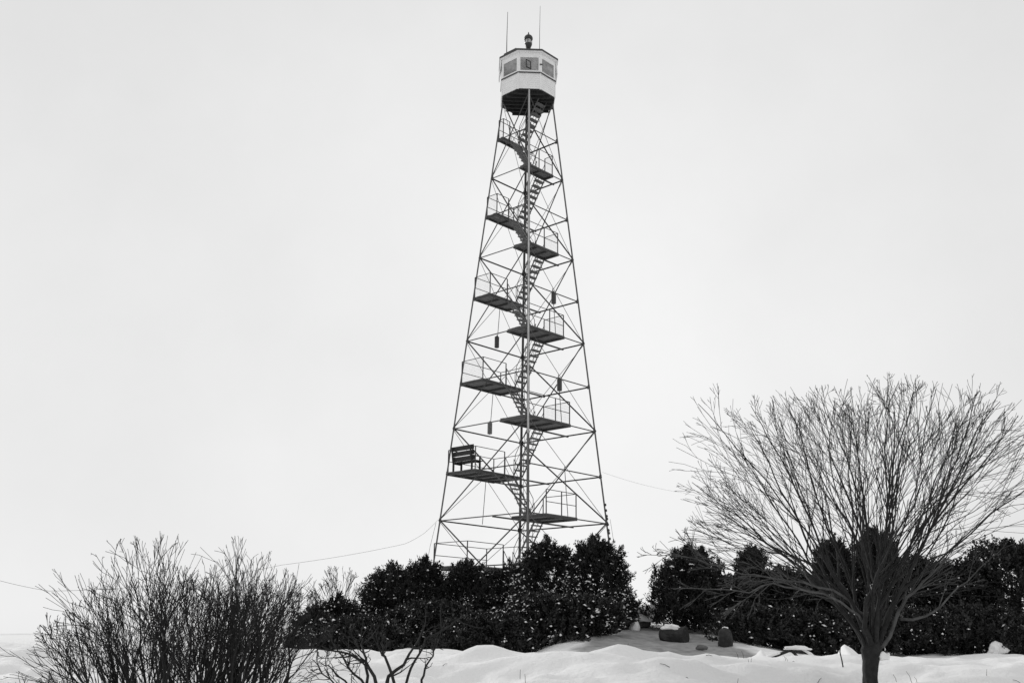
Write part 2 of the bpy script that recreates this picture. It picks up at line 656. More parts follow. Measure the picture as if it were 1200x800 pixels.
def platform(k, kind):
    s = half(k)
    z = zk(k)
    if kind == 'L':
        u0, u1, v0, v1 = UE, s - 0.05, -s + 0.04, VE
    else:
        u0, u1, v0, v1 = -s + 0.05, -UE, -s + 0.04, VE
        if k == 0:
            v0 = -1.5
    jm = MB()
    nj = max(3, int(round((v1 - v0) / 0.85)) + 1)
    for j in range(nj):
        v = v0 + 0.03 + (v1 - v0 - 0.06) * j / (nj - 1)
        uvbox(jm, u0 + 0.01, u1 - 0.01, v - 0.03, v + 0.03, z - 0.085, z + 0.012)
    ue = u0 if kind == 'L' else u1
    for e in (u0 + 0.025, u1 - 0.025):
        uvbox(jm, e - 0.022, e + 0.022, v0, v1, z - 0.088, z + 0.010)
    # the joist at the well edge runs on across the whole tower
    sgn = 1 if kind == 'L' else -1
    uvbox(jm, sgn * UE - 0.03, sgn * UE + 0.03, -s + 0.02, s - 0.02, z - 0.094, z - 0.030)
    pl = jm.build('platform', M_STEEL, tower)
    npk = max(3, int(round((u1 - u0) / 0.24)))
    wd = (u1 - u0) / npk
    for j in range(npk):
        uc = u0 + wd * (j + 0.5)
        ov = random.uniform(0.0, 0.05)
        M = UVM @ Matrix.Translation((uc, -(v0 + v1) / 2 + random.uniform(-.015, .015), z + 0.034)) @ Matrix.Diagonal((wd * 0.95, v1 - v0 + ov, 0.04, 1))
        put('plank', me_plank, pl, M)
    zt = z + 0.055
    hr = 1.02

    def post(u, v, h=hr):
        put('post', me_post, pl, Matrix.Translation(uv(u, v, zt)) @ UVM @ Matrix.Diagonal((1, 1, h, 1)))

    def rail(ua, va, ub, vb, h=hr):
        put('rail', me_pipe, pl, frame_box(uv(ua, va, zt + h), uv(ub, vb, zt + h)))

    def screen(ua, va, ub, vb):
        sm = MB()
        a, b = uv(ua, va, zt), uv(ub, vb, zt)
        L = (b - a).length
        n_ = max(4, int(L / 0.075))
        r_ = 0.0027
        for q in range(n_ + 1):
            p = a.lerp(b, q / n_)
            sm.tube([p + Vector((0, 0, 0.02)), p + Vector((0, 0, hr))], r_, 3, False)
        for q in range(1, 14):
            h_ = Vector((0, 0, q * hr / 14))
            sm.tube([a + h_, b + h_], r_, 3, False)
        sm.build('mesh_screen', M_WIRE, pl)

    i = 0.04
    if kind == 'L':
        post(u1 - i, v0 + i); post(u0 + i, v0 + i); post(u0 + i, -0.56); post(u1 - i, VE - i)
        rail(u1 - i, v0 + i, u0 + i, v0 + i)
        rail(u0 + i, v0 + i, u0 + i, -0.56)
        rail(u1 - i, v0 + i, u1 - i, VE - i)
        rail(u1 - i, VE - i, u0 + i, VE - i)
        rail(u1 - i, v0 + i, u1 - i, VE - i, 0.5)
        if k >= 3:
            screen(u1 - i, v0 + i, u0 + i, v0 + i)
    else:
        post(u0 + i, VE - i); post(u1 - i, VE - i); post(u0 + i, -0.45)
        rail(u0 + i, v0 + i, u0 + i, VE - i)
        rail(u0 + i, VE - i, u1 - i, VE - i)
        rail(u0 + i, v0 + i, u0 + i, VE - i, 0.5)
        if k >= 1:
            screen(u0 + i, VE - i, u1 - i, VE - i)
        if k == 0:
            post(u0 + i, v0 + i)
    return pl


for k in range(-1, 10):
    platform(k, 'L' if k % 2 else 'F')

me_tread = MB(); me_tread.box((-0.5, -0.5, -0.5), (0.5, 0.5, 0.5)); me_tread = me_tread.mesh('tread', M_TREAD)


def flight(p, q, v0, v1, top_rail=True):
    """p, q : (u, z) of the foot and the head; the flight fills v0..v1"""
    (ua, za), (ub, zb) = p, q
    sm = MB()
    for v in (v0, v1):
        a, b = uv(ua, v, za + 0.04), uv(ub, v, zb + 0.04)
        M = frame_box(a, b)
        sm.box((-0.010, -0.034, 0), (0.010, 0.034, 1), M)
    fl = sm.build('stair_flight', M_TREAD, tower)
    n_ = 9
    for j in range(1, n_):
        t = j / n_
        c = uv(ua + (ub - ua) * t, (v0 + v1) / 2, za + (zb - za) * t + 0.05)
        M = Matrix.Translation(c) @ UVM @ Matrix.Diagonal((0.235, v1 - v0 - 0.024, 0.032, 1))
        put('tread', me_tread, fl, M)
    hm = MB()
    for v in (v0, v1):
        a, b = uv(ua, v, za + 0.04), uv(ub, v, zb + 0.04)
        up = Vector((0, 0, 0.82))
        lo, hi = a.lerp(b, 0.06), a.lerp(b, 0.97)
        hm.tube([lo, lo + up, hi + up, hi], 0.0165, 5)
        mid = a.lerp(b, 0.5)
        hm.tube([mid, mid + up], 0.013, 5)
        hm.tube([lo + up * 0.5, hi + up * 0.5], 0.011, 5)
    hm.build('handrail', M_ROD, fl)
    return fl


for k in range(-2, 10):
    if k % 2:     # from the L side up to the F side, back strip
        top = k + 1
        flight((UE, zk(k)), (-UE if k < 9 else -0.72, zk(top)), 0.02, 0.60)
    else:         # from the F side up to the L side, front strip
        flight((-UE, zk(k)), (UE, zk(k + 1)), -0.60, -0.02)

# conduit clipped up the front leg and down-leads at the right leg, visible as small lumps on it
cm = MB()
a, b = cn('F', -2) + Vector((0.0, -0.047, 0)), cn('F', KT) + Vector((0.0, -0.047, 0))
cm.tube([a.lerp(b, 0.30), b], 0.034, 8)
cm.build('conduit', M_PALE, tower)
cm = MB()
cm.tube([a, a.lerp(b, 0.30)], 0.030, 8)
cm.build('conduit', M_ROD, tower)
im = MB()
for j in range(9):
    p = cn('R', 0).lerp(cn('R', 1), -0.45 + j * 0.10 + (j % 3) * 0.02) + Vector((-0.035, -0.05, 0))
    im.lathe([(0.02, -0.06), (0.045, -0.03), (0.045, 0.02), (0.02, 0.06)], 8, Matrix.Translation(p))
im.build('insulator_string', M_STEEL, tower)

TM = Matrix.Translation((TX, TY, TZ)) @ Matrix.Rotation(TROT, 4, 'Z')


def tw(p):
    return TM @ p


# iron weights on the hanger rods
WL = {('B', 2): ('pale worn iron weight at the foot of its rod, just above the bench platform', M_WEIGHT_L, 0),
      ('B', 4): ('dark iron weight on a rod on the left, under the second mesh-screened platform from below', M_WEIGHT_D, 0),
      ('F', 2): ('dark iron weight on the right hand rod, the lower of the two on that side', M_WEIGHT_D, 1),
      ('F', 4): ('dark iron weight on the right hand rod, the upper of the two on that side', M_WEIGHT_D, 1)}
for (a, k, x, low) in HANG:
    if (a, k) not in WL:
        continue
    lab, mm_, high = WL[(a, k)]
    t = empty('counterweight', tw(x.lerp(low, 0.34) if high else low + Vector((0, 0, 0.03))), TROT)
    tag(t, lab, 'weight', 'iron weights on the tower rods')
    wm = MB()
    wm.lathe([(0.10, 0.0), (0.115, 0.015), (0.115, 0.53), (0.10, 0.55)], 14)
    wm.build('weight_body', mm_, t, False)
    wm = MB()
    wm.lathe([(0.022, 0.55), (0.03, 0.56), (0.03, 0.62), (0.02, 0.63)], 8)
    wm.build('collar', M_STEEL, t)

# slatted bench on the lowest left platform in view
s1 = half(1)
bo = empty('slatted_bench', tw(uv(s1 - 1.05, -s1 + 0.12, zk(1) + 0.056)), TROT + math.atan2(EU.y, EU.x))
tag(bo, 'dark wooden slatted bench standing on the low left tower platform', 'bench')
# bench local: x along u, -y along v (bench faces -y)
BL = 1.42


def bbox_(name, lo, hi, M=None, mt=M_BENCH):
    q = MB()
    q.box(lo, hi, M)
    return q.build(name, mt, bo)


for j in range(3):
    zz = 0.53 + j * 0.235
    M = Matrix.Translation((0, 0.02 + j * 0.035, zz)) @ Matrix.Rotation(R(-9), 4, 'X')
    bbox_('back_slat', (-BL / 2, -0.018, -0.10), (BL / 2, 0.018, 0.108), M)
for j in range(4):
    bbox_('seat_slat', (-BL / 2, -0.50 + j * 0.125, 0.40), (BL / 2, -0.50 + j * 0.125 + 0.105, 0.432))
for sx in (-BL / 2 + 0.12, BL / 2 - 0.12):
    bbox_('leg', (sx - 0.035, -0.47, 0), (sx + 0.035, -0.40, 0.398))
    bbox_('leg', (sx - 0.033, 0.03, 0), (sx + 0.033, 0.10, 0.398))
    M = Matrix.Translation((sx, 0.045, 0.40)) @ Matrix.Rotation(R(-9), 4, 'X')
    bbox_('back_post', (-0.032, 0.018, 0.0), (0.032, 0.075, 0.70), M)
    bbox_('armrest', (sx - 0.04, -0.48, 0.62), (sx + 0.04, 0.05, 0.655))
    bbox_('arm_post', (sx - 0.03, -0.465, 0.434), (sx + 0.03, -0.41, 0.618))
    bbox_('seat_bearer', (sx - 0.029, -0.395, 0.33), (sx + 0.029, 0.028, 0.397))

# ------------------------------------------------------------------ the lookout cabin
ZF = zk(KT) + 0.02
cab = empty('lookout_cabin', tw(Vector((0, 0, ZF))), TROT)
tag(cab, 'small white eight sided lookout cabin with windows all round atop the steel tower', 'cabin')
AP = 1.335
FW = 2 * AP * math.tan(PI / 8)


def octa(ap):
    r_ = ap / math.cos(PI / 8)
    return [(r_ * math.cos(PI / 8 + i * PI / 4), r_ * math.sin(PI / 8 + i * PI / 4)) for i in range(8)]


m = MB(); m.prism(octa(AP - 0.02), 0.0, 0.09); m.build('floor', M_UNDER, cab)
jm = MB(); jm.box((-0.04, -0.5, 0), (0.04, 0.5, 1)); jm = None
for j in range(-3, 4):
    y = j * 0.36
    L = AP - 0.05 if abs(y) < AP * 0.41 else AP - 0.05 - (abs(y) - AP * 0.41)
    m = MB(); m.box((-L, y - 0.025, -0.13), (L, y + 0.025, -0.003)); m.build('floor_joist', M_UNDER, cab)
ZS0, ZW0, ZW1, ZR = 0.05, 0.96, 1.84, 2.07       # wall foot, window sill, window head, roof underside


def face_M(i):
    a = i * PI / 4
    # local: x along the face, y outward, z up
    return Matrix.Rotation(a - PI / 2, 4, 'Z') @ Matrix.Translation((0, AP, 0))


for i in range(8):
    M = face_M(i)
    hw = FW / 2
    # lapped boards of the lower wall, too fine to tell apart at this distance: one relief per face
    m = MB()
    nb = 8
    bh = (ZW0 - ZS0) / nb
    for j in range(nb):
        z0 = ZS0 + j * bh
        vs_ = [M @ Vector(p) for p in ((-hw, 0.012, z0), (hw, 0.012, z0), (hw, 0.0, z0 + bh), (-hw, 0.0, z0 + bh),
                                       (-hw + .012, -0.05, z0), (hw - .012, -0.05, z0), (hw - .012, -0.05, z0 + bh), (-hw + .012, -0.05, z0 + bh))]
        m.add(vs_, [(0, 1, 2, 3), (5, 4, 7, 6), (1, 0, 4, 5)])
    m.build('wall_panel', M_WHITE, cab)
    m = MB(); m.box((-hw, -0.05, ZW1 + 0.002), (hw, -0.001, ZR - 0.002), M); m.build('header_panel', M_WHITE, cab)
    # window: casing, glass, dark drip sill
    m = MB()
    cw = 0.10
    m.box((-hw, -0.05, ZW0 + 0.003), (-hw + cw, 0.014, ZW1), M)
    m.box((hw - cw, -0.05, ZW0 + 0.003), (hw, 0.014, ZW1), M)
    m.box((-hw + cw, -0.045, ZW0 + 0.003), (hw - cw, 0.010, ZW0 + 0.10), M)
    m.box((-hw + cw, -0.045, ZW1 - 0.05), (hw - cw, 0.010, ZW1 - 0.002), M)
    wf = m.build('window', M_WHITE, cab)
    m = MB(); m.box((-hw + cw - 0.001, -0.028, ZW0 + 0.101), (hw - cw + 0.001, -0.022, ZW1 - 0.051), M); m.build('pane', M_GLASS, wf)
    m = MB(); m.box((-hw - 0.005, 0.0145, ZW0 - 0.055), (hw + 0.005, 0.055, ZW0 - 0.004), M); m.build('sill', M_TRIM, wf)
    if i == 6:
        # a dark diamond-shaped frame at the front pane
        m = MB()
        pts = [Vector((-0.11, 0.0, 1.15)), Vector((0.10, 0.0, 1.26)), Vector((0.13, 0.0, 1.68)), Vector((-0.09, 0.0, 1.56))]
        pts = [M @ (p + Vector((0.04, 0, 0))) for p in pts]
        m.tube(pts + [pts[0]], 0.026, 5)
        m.build('diamond_frame', M_LAMP_BLACK, cab)
    c = M @ Vector((-hw, 0, 0))
# corner boards
for i in range(8):
    a = PI / 8 + i * PI / 4
    r_ = AP / math.cos(PI / 8)
    m = MB(); m.box((r_ - 0.055, -0.035, ZS0 - 0.03), (r_ + 0.018, 0.035, ZR - 0.003), Matrix.Rotation(a, 4, 'Z')); m.build('corner_board', M_WHITE, cab)
m = MB(); m.prism(octa(AP - 0.056), ZR - 0.06, ZR - 0.01); m.build('ceiling', M_CEIL, cab)
# roof: flat eaves, dark edge, low pyramid
m = MB(); m.prism(octa(AP + 0.135), ZR, ZR + 0.03); m.build('eaves', M_WHITE, cab)
m = MB()
o1, o2 = octa(AP + 0.155), octa(0.25)
vs_ = [Vector((a, b, ZR + 0.031)) for a, b in o1] + [Vector((a, b, ZR + 0.125)) for a, b in o1] + [Vector((a, b, ZR + 0.30)) for a, b in o2]
m.add(vs_, [tuple(range(7, -1, -1)), tuple(range(16, 24))] + [(i, (i + 1) % 8, 8 + (i + 1) % 8, 8 + i) for i in range(8)]
      + [(8 + i, 8 + (i + 1) % 8, 16 + (i + 1) % 8, 16 + i) for i in range(8)])
m.build('roof', M_ROOF, cab)
m = MB(); m.box((-0.42, -0.10, 0), (0.42, 0.16, 0.13), Matrix.Rotation(R(225 + 90), 4, 'Z') @ Matrix.Translation((0.05, -AP + 0.0, ZR + 0.10))); m.build('roof_hatch', M_ROOF, cab)
# hinged storm shutters propped from the eaves of the two side faces
for i, op in ((4, 5), (0, 3)):
    M = face_M(i) @ Matrix.Translation((0, 0.075, ZR - 0.004)) @ Matrix.Rotation(R(op), 4, 'X')
    m = MB(); m.box((-0.52, -0.03, -0.66), (0.52, 0.03, -0.01), M); m.build('shutter', M_WHITE, cab)
# interior table of the fire finder
m = MB(); m.lathe([(0.05, 0.09), (0.05, 1.0), (0.28, 1.01), (0.28, 1.06)], 14); m.build('finder_stand', M_BENCH, cab)
# bracket between the front and the right window
m = MB(); m.box((-FW / 2 - 0.10, 0.02, ZW0 + 0.40), (-FW / 2 + 0.04, 0.07, ZW0 + 0.45), face_M(6)); m.build('bracket', M_TRIM, cab)

# beacon on the roof
bc = empty('beacon_lamp', tw(Vector((0.0, 0, ZF + ZR + 0.36))), TROT)
tag(bc, 'dark beacon lamp with domed cap and glass lens on the cabin roof', 'lamp')
m = MB(); m.lathe([(0.16, 0), (0.16, 0.04), (0.055, 0.06), (0.05, 0.62), (0.09, 0.64), (0.17, 0.86), (0.185, 0.90), (0.185, 0.96)], 18); m.build('pedestal', M_LAMP_BLACK, bc, True)
m = MB(); m.lathe([(0.155, 0.962), (0.175, 1.0), (0.175, 1.15), (0.16, 1.198)], 18); m.build('lens', M_LENS, bc, True)
m = MB()
for j in range(6):
    a = j * PI / 3 + 0.3
    m.tube([Vector((0.19 * math.cos(a), 0.19 * math.sin(a), 0.95)), Vector((0.19 * math.cos(a), 0.19 * math.sin(a), 1.21))], 0.012, 5)
m.build('guard_bars', M_LAMP_BLACK, bc)
m = MB(); m.lathe([(0.21, 1.20), (0.225, 1.23), (0.225, 1.30), (0.20, 1.38), (0.12, 1.46), (0.05, 1.50), (0.03, 1.56), (0.035, 1.59), (0.01, 1.66)], 18); m.build('cap', M_LAMP_BLACK, bc, True)

for (x, y, h_, lab, r_) in ((-1.13, -0.62, 2.6, 'thicker whip antenna on the left edge of the cabin roof', 0.016),
                            (0.52, -0.95, 2.8, 'thin taller whip antenna on the right of the cabin roof', 0.011)):
    an = empty('antenna', tw(Vector((x, y, ZF + ZR + 0.15))), TROT)
    tag(an, lab, 'antenna', 'whip antennas on the cabin roof')
    m = MB(); m.tube([Vector((0, 0, 0)), Vector((0.0, 0, h_ * 0.45)), Vector((0.02, 0, h_))], [r_ * 1.5, r_ * 1.1, r_ * 0.7], 6); m.build('whip', M_CABLE, an)
    m = MB(); m.lathe([(0.05, -0.05), (0.05, 0.03), (0.03, 0.12)], 10); m.build('mount', M_LAMP_BLACK, an)

# ------------------------------------------------------------------ cables
def cable(pts, sag, r_, label, name='cable'):
    m_ = MB()
    out = []
    for (a, b), sg in zip(zip(pts, pts[1:]), sag):
        for i in range(24):
            t = i / 24
            p = a.lerp(b, t)
            p.z -= sg * 4 * t * (1 - t)
            out.append(p)
    out.append(pts[-1])
    m_.tube(out, r_, 5)
    return tag(m_.build(name, M_CABLE), label, 'cable')


cable([at(513, 609, 47.0), at(497, 624.5, 46.0), at(474, 637, 45.0), at(330, 661.6, 41.0), at(200, 683, 38.0), at(57, 692, 36.0), at(0, 680, 35.0), at(-90, 655, 33.0)],
      [0.02, 0.03, 0.06, 0.05, 0.06, 0.02, 0.02], 0.0055, 'thin sagging wire running from the tower leg off to the left')
cable([at(706, 553, 47.0), at(800, 577, 50.0), at(1260, 660, 60.0)], [0.10, 0.3], 0.004, 'faint thin wire running from the tower off to the right')
lead = [at(511, 612, 46.9), at(504, 640, 46.9), at(499, 668, 46.9), at(496, 700, 46.9)]
cable(lead, [0, 0, 0], 0.008, 'thin lead wire hanging beside the left tower leg')
lead = [at(715, 608, 46.9), at(720, 640, 46.9), at(726, 690, 46.9)]
cable(lead, [0, 0], 0.008, 'short lead wire hanging beside the right tower leg')

# ------------------------------------------------------------------ evergreen shrubs
def unit(a):
    return a / np.maximum(np.linalg.norm(a, axis=1, keepdims=True), 1e-9)


def leaves_from_clumps(C, A, per, clen, ll, lw, spread):
    """rosettes of narrow leaf faces set along each clump's axis"""
    n_ = len(C)
    C = np.repeat(C, per, 0)
    A = np.repeat(A, per, 0)
    cl = np.repeat(clen, per)
    t = rng.random(n_ * per)
    d = unit(A + rng.normal(0, spread, (n_ * per, 3)))
    base = C + A * (t * cl)[:, None] + rng.normal(0, 0.02, (n_ * per, 3))
    s = unit(np.cross(d, rng.normal(0, 1, (n_ * per, 3))))
    L_ = (ll * rng.uniform(0.6, 1.35, n_ * per) * (1.05 - 0.45 * t))[:, None]
    W_ = (lw * rng.uniform(0.7, 1.3, n_ * per))[:, None]
    P0 = base
    P1 = base + d * L_ * 0.5 + s * W_ * 0.5
    P2 = base + d * L_
    P3 = base + d * L_ * 0.5 - s * W_ * 0.5
    V_ = np.stack([P0, P1, P2, P3], 1).reshape(-1, 3)
    Q_ = np.arange(len(V_)).reshape(-1, 4)
    return V_, Q_


OCT_V = np.array([(1, 0, 0), (0, 1, 0), (-1, 0, 0), (0, -1, 0), (0, 0, 1), (0, 0, -0.6)], float)
OCT_F = np.array([(0, 1, 4), (1, 2, 4), (2, 3, 4), (3, 0, 4), (1, 0, 5), (2, 1, 5), (3, 2, 5), (0, 3, 5)])


def shrub(cx, top, hw, Y, style, label, name='evergreen_shrub', cat='shrub', snow=180, nc=420, group='evergreen shrubs around the tower foot', tips=7, depth=0.8, lean=0.0):
    P = at(cx, 745, Y)
    gz = hgt(P.x, P.y)
    zt = at(cx, top + (12 if style == 'cone' else 7), Y).z      # the topmost sprays stand a little above this
    h_ = zt - gz
    rx = hw / F_PX * Y * 1.25
    nc = int(nc * 1.6)
    tips = int(tips * 2.3)
    snow = int(snow * 3.2)
    ry = rx * depth
    root = empty(name, (P.x, P.y, gz - 0.03))
    tag(root, label, cat, group)
    seed = random.random() * 50
    lean_x = lean * h_
    # clump centres through the volume, thicker towards the surface
    t = rng.random(nc) ** 0.85 * 0.97
    az = rng.random(nc) * 2 * PI
    if style == 'cone':
        rad = np.clip(1.04 - t, 0, 1) ** 0.62 * (0.85 + 0.15 * np.minimum(1, t * 6))
    else:
        rad = np.sqrt(np.clip(1 - np.abs(t * 1.02 - 0.22) ** 2.3 / 0.60, 0.0, 1))
    lump = np.array([1 + 0.34 * noise.noise(Vector((math.cos(a) * 1.9 + seed, math.sin(a) * 1.9, q * 3.4))) for a, q in zip(az, t)])
    rr = rad * lump * (rng.random(nc) ** 0.33)
    C = np.stack([np.cos(az) * rr * rx + lean_x * t, np.sin(az) * rr * ry, t * h_ * (0.93 + 0.09 * lump)], 1)
    out = np.stack([np.cos(az), np.sin(az), np.zeros(nc)], 1)
    up = np.array([(0, 0, 1.0)])
    A = unit(out * (0.75 * rng.random((nc, 1)) + 0.15) + up * (0.5 + 0.5 * rng.random((nc, 1))) + rng.normal(0, 0.25, (nc, 3)))
    clen = rng.uniform(0.16, 0.36, nc)
    # leaders that stand up out of the outline
    tc_, ta_ = [], []
    for j in range(tips):
        a = random.random() * 2 * PI
        q = random.random() ** 1.4 * 0.75
        tt = (1 - q ** 1.5 * 0.45) if style == 'cone' else math.sqrt(max(0.1, 1 - (q * 0.98) ** 2))
        bx, by = math.cos(a) * q * rx + lean_x, math.sin(a) * q * ry
        hh = random.uniform(0.25, 0.55) * (1.0 if style == 'cone' else 0.6)
        dx, dy = random.uniform(-.12, .12), random.uniform(-.12, .12)
        for s_ in np.arange(-0.35, hh, 0.07):
            w_ = max(0.0, (hh - s_)) * 0.125
            tc_.append((bx + dx * s_ + random.gauss(0, w_), by + dy * s_ + random.gauss(0, w_), tt * h_ * 0.97 + s_ - 0.30 * hh))
            ta_.append((random.gauss(0, .35), random.gauss(0, .35), 1.0))
    if tc_:
        C = np.concatenate([C, np.array(tc_)])
        A = np.concatenate([A, unit(np.array(ta_))])
        clen = np.concatenate([clen, np.full(len(tc_), 0.14)])
    ok = C[:, 2] > 0.02
    C, A, clen = C[ok], A[ok], clen[ok]
    if style == 'cone':
        Vl, Ql = leaves_from_clumps(C, A, 32, clen, 0.115, 0.027, 0.5)
        lm = M_LEAF_A
    else:
        Vl, Ql = leaves_from_clumps(C, A, 28, clen, 0.105, 0.040, 0.75)
        lm = M_LEAF_B
    tag(link('foliage', np_mesh('foliage', Vl, Ql, lm), root), kind='stuff')
    # stems
    sm = MB()
    for j in range(6):
        a = random.random() * 2 * PI
        e = Vector((math.cos(a) * rx * 0.5 + lean_x * 0.8, math.sin(a) * ry * 0.5, h_ * random.uniform(0.6, 0.88)))
        pts = [Vector((math.cos(a) * 0.08, math.sin(a) * 0.08, -0.05)).lerp(e, q) + Vector((random.gauss(0, .03), random.gauss(0, .03), 0)) for q in (0, .25, .5, .75, 1)]
        sm.tube(pts, [0.045, 0.036, 0.027, 0.018, 0.008], 5)
    sm.build('stems', M_BARK_D, root)
    # snow caught in the foliage
    if snow:
        cand = np.where(C[:, 2] < h_ * 0.93)[0]
        rho = np.sqrt((C[:, 0] / rx) ** 2 + (C[:, 1] / ry) ** 2)
        wgt = np.clip(rho[cand], 0.05, 1.3) ** 1.5 * np.array([max(0.03, 0.5 + 1.6 * noise.noise(Vector((C[i, 0] * 1.3 + seed, C[i, 1] * 1.3, C[i, 2] * 1.1)))) for i in cand])
        wgt /= wgt.sum()
        pick = rng.choice(cand, min(snow, len(cand) * 3), p=wgt)
        n_ = len(pick)
        ctr = C[pick] + A[pick] * (clen[pick] * rng.uniform(0.6, 1.25, n_))[:, None] + rng.normal(0, 0.05, (n_, 3))
        sc_ = np.minimum(rng.lognormal(math.log(0.019), 0.5, n_), 0.034)[:, None, None]
        st = np.stack([rng.uniform(1, 2.0, n_), rng.uniform(0.7, 1.1, n_), rng.uniform(0.6, 1.0, n_)], 1)[:, None, :]
        vv = OCT_V[None] * st * sc_ * rng.uniform(0.75, 1.25, (n_, 6, 1))
        th = rng.random(n_) * 2 * PI
        dip = rng.normal(0, 0.35, n_)
        vz = vv[..., 2] + vv[..., 0] * np.sin(dip)[:, None]
        c_, s_ = np.cos(th)[:, None], np.sin(th)[:, None]
        vv = np.stack([vv[..., 0] * c_ - vv[..., 1] * s_, vv[..., 0] * s_ + vv[..., 1] * c_, vz], -1) + ctr[:, None, :]
        ff = (OCT_F[None] + (np.arange(n_) * 6)[:, None, None]).reshape(-1, 3)
        ms = np_mesh('snow_flecks', vv.reshape(-1, 3), ff, M_SNOW)
        tag(link('snow_flecks', ms, root), kind='stuff')
    return root


SHRUBS = [
    # cx, top, hw, Y, style, label, snow, nc, tips
    (368, 716, 24, 24.5, 'cone', 'low dark evergreen at the far left end of the hedge, behind the bare bush', 70, 300, 4),
    (396, 703, 40, 25.5, 'cone', 'low sloping evergreen with snow specks, left of the first tall evergreen', 120, 380, 5),
    (455, 663, 40, 27.0, 'cone', 'first tall pointed evergreen on the left, standing clear left of the tower leg', 130, 460, 7),
    (494, 655, 38, 27.8, 'cone', 'spiky topped evergreen directly in front of the left tower leg', 130, 460, 9),
    (545, 657, 46, 28.2, 'cone', 'evergreen with upright tips just right of the left tower leg', 130, 480, 8),
    (596, 662, 44, 28.5, 'cone', 'snow speckled evergreen in front of the foot of the tower stairs', 180, 460, 5),
    (642, 631, 50, 28.0, 'cone', 'tall rounded evergreen right below the front tower leg', 260, 560, 6),
    (698, 630, 46, 27.4, 'cone', 'tall pointed evergreen covering the foot of the right tower leg', 300, 560, 6),
    (722, 692, 16, 26.5, 'dome', 'small rounded evergreen at the left edge of the snowy gap', 90, 220, 3),
    (425, 727, 50, 24.2, 'dome', 'wide low dark bush in front of the first tall evergreen', 110, 420, 4),
    (508, 707, 50, 25.2, 'dome', 'dark bush bordering the snow bank, left of the shadowy hollow', 60, 420, 4),
    (575, 722, 46, 23.8, 'dome', 'very dark bush filling the shadowy hollow in the hedge middle', 35, 420, 3),
    (640, 700, 44, 24.4, 'dome', 'snow flecked bush at the hedge front below the tall rounded evergreen', 210, 460, 4),
    (688, 702, 32, 24.6, 'dome', 'heavily snow flecked bush beside the left side of the grey slope', 240, 400, 3),
    (812, 640, 47, 27.0, 'cone', 'broad pointed evergreen just right of the snowy gap', 70, 560, 9),
    (852, 676, 46, 26.6, 'dome', 'dark bush behind the dark upright stump', 30, 420, 5),
    (880, 638, 26, 27.4, 'cone', 'slim evergreen with one leaning leader, between broad evergreen and bare tree', 20, 340, 3),
    (915, 666, 46, 27.0, 'dome', 'drooping topped evergreen left of the bare tree', 50, 420, 4),
    (968, 672, 50, 26.4, 'dome', 'dark broadleaf bush behind the left limbs of the bare tree', 60, 440, 3),
    (984, 630, 34, 26.8, 'cone', 'dark evergreen rising behind the left limbs of the bare tree fork', 30, 480, 8),
    (1034, 620, 36, 27.0, 'cone', 'tall dark evergreen rising directly behind the fork of the bare tree', 30, 500, 8),
    (1082, 654, 50, 26.6, 'dome', 'broadleaf evergreen just right of the bare tree trunk', 50, 480, 5),
    (1132, 660, 44, 26.2, 'dome', 'broadleaf evergreen second to the right of the bare tree', 40, 440, 5),
    (1190, 634, 56, 26.0, 'dome', 'tall broadleaf evergreen at the right edge of the picture', 40, 540, 5),
    (1262, 620, 60, 27.0, 'dome', 'broadleaf evergreen cut off by the right edge of the picture', 30, 500, 5),
    (900, 712, 50, 24.6, 'dome', 'low dark bush above the snow covered fallen branch', 40, 380, 2),
    (966, 716, 46, 24.4, 'dome', 'low dark bush just left of the bare tree trunk', 70, 380, 2),
    (1068, 716, 50, 24.2, 'dome', 'low dark bush just right of the bare tree trunk', 50, 380, 2),
    (1140, 712, 56, 24.0, 'dome', 'low dark bush with a white snow clump at its foot, far right', 40, 420, 2),
]
for (cx, top, hw, Y, st, lab, sn, nc_, tp) in SHRUBS:
    shrub(cx, top, hw, Y, st, lab, snow=sn, nc=nc_, tips=tp, lean=(0.06 if cx == 880 else 0.0))

# ------------------------------------------------------------------ bare trees and bushes
def rand_perp(d):
    a = Vector((random.gauss(0, 1), random.gauss(0, 1), random.gauss(0, 1)))
    a = a - d * a.dot(d)
    return a.normalized()


def walk(p, d, L, nseg, wander, up, pull=None):
    """a wandering polyline"""
    pts = [p.copy()]
    dirs = [d.copy()]
    st = L / nseg
    p = p.copy()
    for i in range(nseg):
        d = d + Vector((random.gauss(0, wander), random.gauss(0, wander), random.gauss(0, wander))) + Vector((0, 0, up))
        if pull is not None:
            d = d + pull
        d.normalize()
        p = p + d * st
        pts.append(p.copy())
        dirs.append(d.copy())
    return pts, dirs


